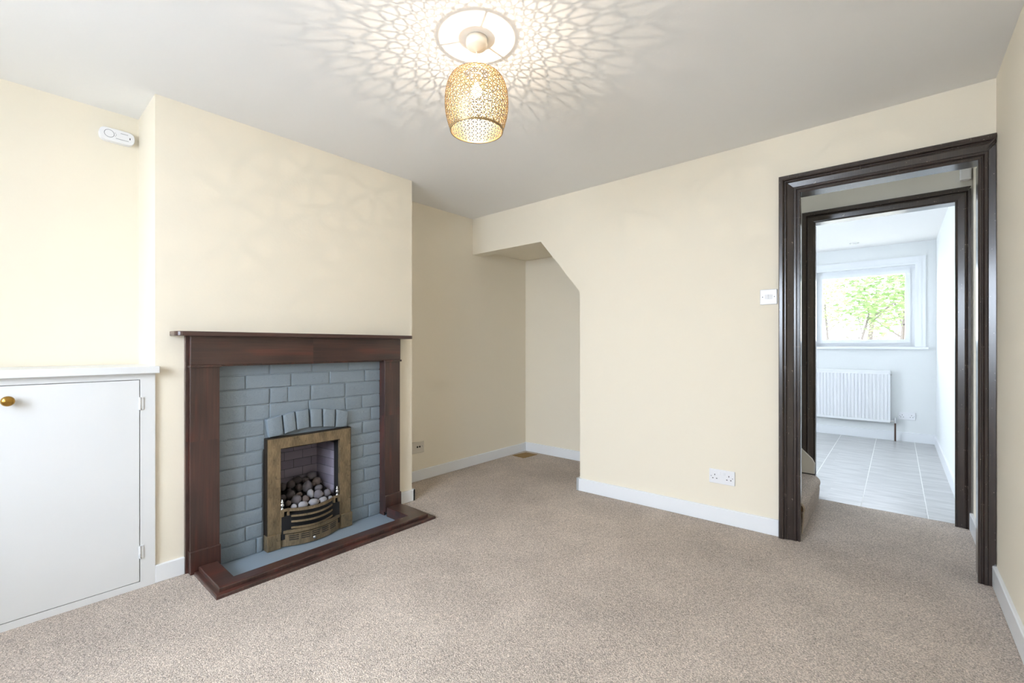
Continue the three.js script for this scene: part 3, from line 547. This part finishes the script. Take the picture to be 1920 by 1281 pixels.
{
  const r = thing('radiator', 'white ribbed panel radiator under the kitchen window', 'radiator', [-.42, .2, -6.70]);
  const T = g => g.translate(.42, -.2, 6.70);
  const x0 = -.80, x1 = -.064, y0 = .205, y1 = .785, pts = []; const n = 21, pw = (x1 - x0 - .03) / n;
  pts.push([x0, -6.72], [x0, -6.682], [x0 + .015, -6.682]);
  for (let k = 0; k < n; k++) { const a = x0 + .015 + k * pw; pts.push([a + pw * .12, -6.682], [a + pw * .3, -6.672], [a + pw * .7, -6.672], [a + pw * .88, -6.682]); }
  pts.push([x1 - .015, -6.682], [x1, -6.682], [x1, -6.72]);
  obj('panel', T(prism(pts, y0 + .03, y1 - .03, 'y')), M.radiator, r, true);
  for (const y of [y0, y1 - .032]) obj('panel_edge', T(rbox(x0, x1, y, y + .032, -6.722, -6.676, .006)), M.radiator, r);
  obj('top_grille', T(rbox(x0 - .004, x1 + .004, y1 - .004, y1 + .016, -6.752, -6.674, .004)), M.radiator, r);
  obj('side_panel', T(rbox(x1, x1 + .005, y0 + .01, y1 + .004, -6.752, -6.676, .001)), M.radiator, r);
  obj('bleed_plug', T(new THREE.CylinderGeometry(.008, .008, .014, 12).rotateZ(Math.PI / 2).translate(x1 + .010, y1 - .03, -6.70)), M.chrome, r);
  const v = obj('valve', [T(new THREE.CylinderGeometry(.010, .010, .05, 14).rotateZ(Math.PI / 2).translate(x1 + .022, .222, -6.70)), T(new THREE.CylinderGeometry(.013, .013, .045, 14).translate(-.017, .226, -6.70)), T(new THREE.CylinderGeometry(.010, .012, .02, 14).translate(-.017, .258, -6.70))], M.chrome, r); v.userData.label = 'chrome radiator valve';
  obj('pipe', T(new THREE.CylinderGeometry(.0085, .0085, .206, 12).translate(-.017, .103, -6.70)), M.copperPipe, r).userData.label = 'brown painted supply pipe';
}
{
  const f = structGroup('floor_kitchen', 'pale grey kitchen floor tiles with light grout lines');
  obj('grout_bed', box(-2.45, .325, -.05, -.0008, -6.75, -3.82), M.grout, f, true);
  const xs = [.312, .148, -.185, -.518, -.851, -1.184, -1.517, -1.85, -2.183, -2.44], zs = [-3.822, -4.42, -5.02, -5.62, -6.22, -6.744];
  for (let i = 0; i + 1 < xs.length; i++) for (let j = 0; j + 1 < zs.length; j++) {
    const g = rbox(xs[i + 1] + .0025, xs[i] - .0025, -.02, 0, zs[j + 1] + .0002, zs[j] - .0002, .0005, 1);
    const m = obj('tile', g, M.tile, f, true), uv = m.geometry.attributes.uv, ou = rr(0, 1), ov = rr(0, 1); for (let k = 0; k < uv.count; k++) uv.setXY(k, uv.getX(k) + ou, uv.getY(k) + ov);
  }
  const d = thing('downlight', 'small recessed ceiling downlight in the kitchen', 'downlight', [-.37, 2.248, -6.40]);
  obj('trim_ring', new THREE.LatheGeometry([[.032, .002], [.045, .002], [.046, -.002], [.040, -.005], [.034, -.004], [.031, .0]].map(p => new THREE.Vector2(...p)), 30), M.steel, d);
  obj('lens', new THREE.CylinderGeometry(.032, .032, .002, 24).translate(0, -.0005, 0), M.lens, d);
}

// ------------------------------------------------------------------ garden beyond the kitchen window
{
  struct('ground_garden', box(-25, 25, -.35, -.2, -45, -7.0), M.ground, 'pale ground outside the kitchen');
  const tree = (label, x, z, lean, th, cy, cr, n, seed, mat, r0) => {
    seedState = seed; const t = thing('garden_tree', label, 'tree', [x, -.2, z], 'trees outside the kitchen window');
    const c = new THREE.CatmullRomCurve3([new THREE.Vector3(0, 0, 0), new THREE.Vector3(lean * .25, th * .45, 0), new THREE.Vector3(lean, th, .1)]);
    const g = new THREE.TubeGeometry(c, 14, r0, 9), p = g.attributes.position; for (let i = 0; i < p.count; i++) { const k = p.getY(i) / th, q = c.getPoint(Math.min(1, Math.max(0, k))), s = 1 - .55 * Math.max(0, k); p.setX(i, q.x + (p.getX(i) - q.x) * s); p.setZ(i, q.z + (p.getZ(i) - q.z) * s); }
    obj('trunk', g, M.bark, t);
    const br = []; for (let k = 0; k < 5; k++) { const s = c.getPoint(.62 + .08 * k), a = rr(0, 6.28), e = s.clone().add(new THREE.Vector3(Math.cos(a) * cr * .7, cr * rr(.3, .8), Math.sin(a) * cr * .7)); br.push(new THREE.TubeGeometry(new THREE.LineCurve3(s, e), 4, r0 * .25, 6)); }
    obj('branch', br, M.bark, t);
    const lg = []; for (let k = 0; k < n; k++) {
      const cl = Math.floor(rnd() * 14), ca = cl * 2.4, cc = [lean + Math.cos(ca) * cr * .65 * ((cl % 3) + 1) / 3, cy + (cl / 14 - .45) * cr * 1.5, Math.sin(ca) * cr * .6], u = rr(-1, 1), a = rr(0, 6.28), q = Math.sqrt(1 - u * u), rad = cr * .42 * Math.cbrt(rnd());
      const l = new THREE.PlaneGeometry(.11, .055, 2, 1), lp = l.attributes.position; for (let i = 0; i < lp.count; i++) { const X = lp.getX(i); lp.setXYZ(i, X, lp.getY(i) * (Math.abs(X) < .02 ? 1 : .25), Math.abs(X) < .02 ? .012 : 0); }
      l.rotateX(rr(0, 6.28)); l.rotateY(rr(0, 6.28)); l.translate(cc[0] + rad * q * Math.cos(a), cc[1] + rad * u, cc[2] + rad * q * Math.sin(a)); lg.push(l);
    }
    const fo = obj('foliage', lg, mat, t, true); fo.userData.kind = 'stuff';
  };
  tree('slender garden tree with a leaning trunk seen through the kitchen window', -.74, -12, .30, 1.95, 2.30, .75, 900, 11, M.leaf, .04);
  tree('garden tree with a stout straight trunk at the right of the kitchen window', .06, -14.6, .1, 2.2, 2.75, 1.05, 1300, 23, M.leaf, .09);
  tree('thin young garden tree at the left of the kitchen window', -1.62, -17.2, -.1, 2.6, 2.75, .85, 900, 37, M.leafB, .05);
  tree('broad garden tree standing further back behind the others', -.9, -23, .3, 3.4, 3.9, 2.9, 6000, 53, M.leafB, .12);
}

renderer.render(scene, camera);
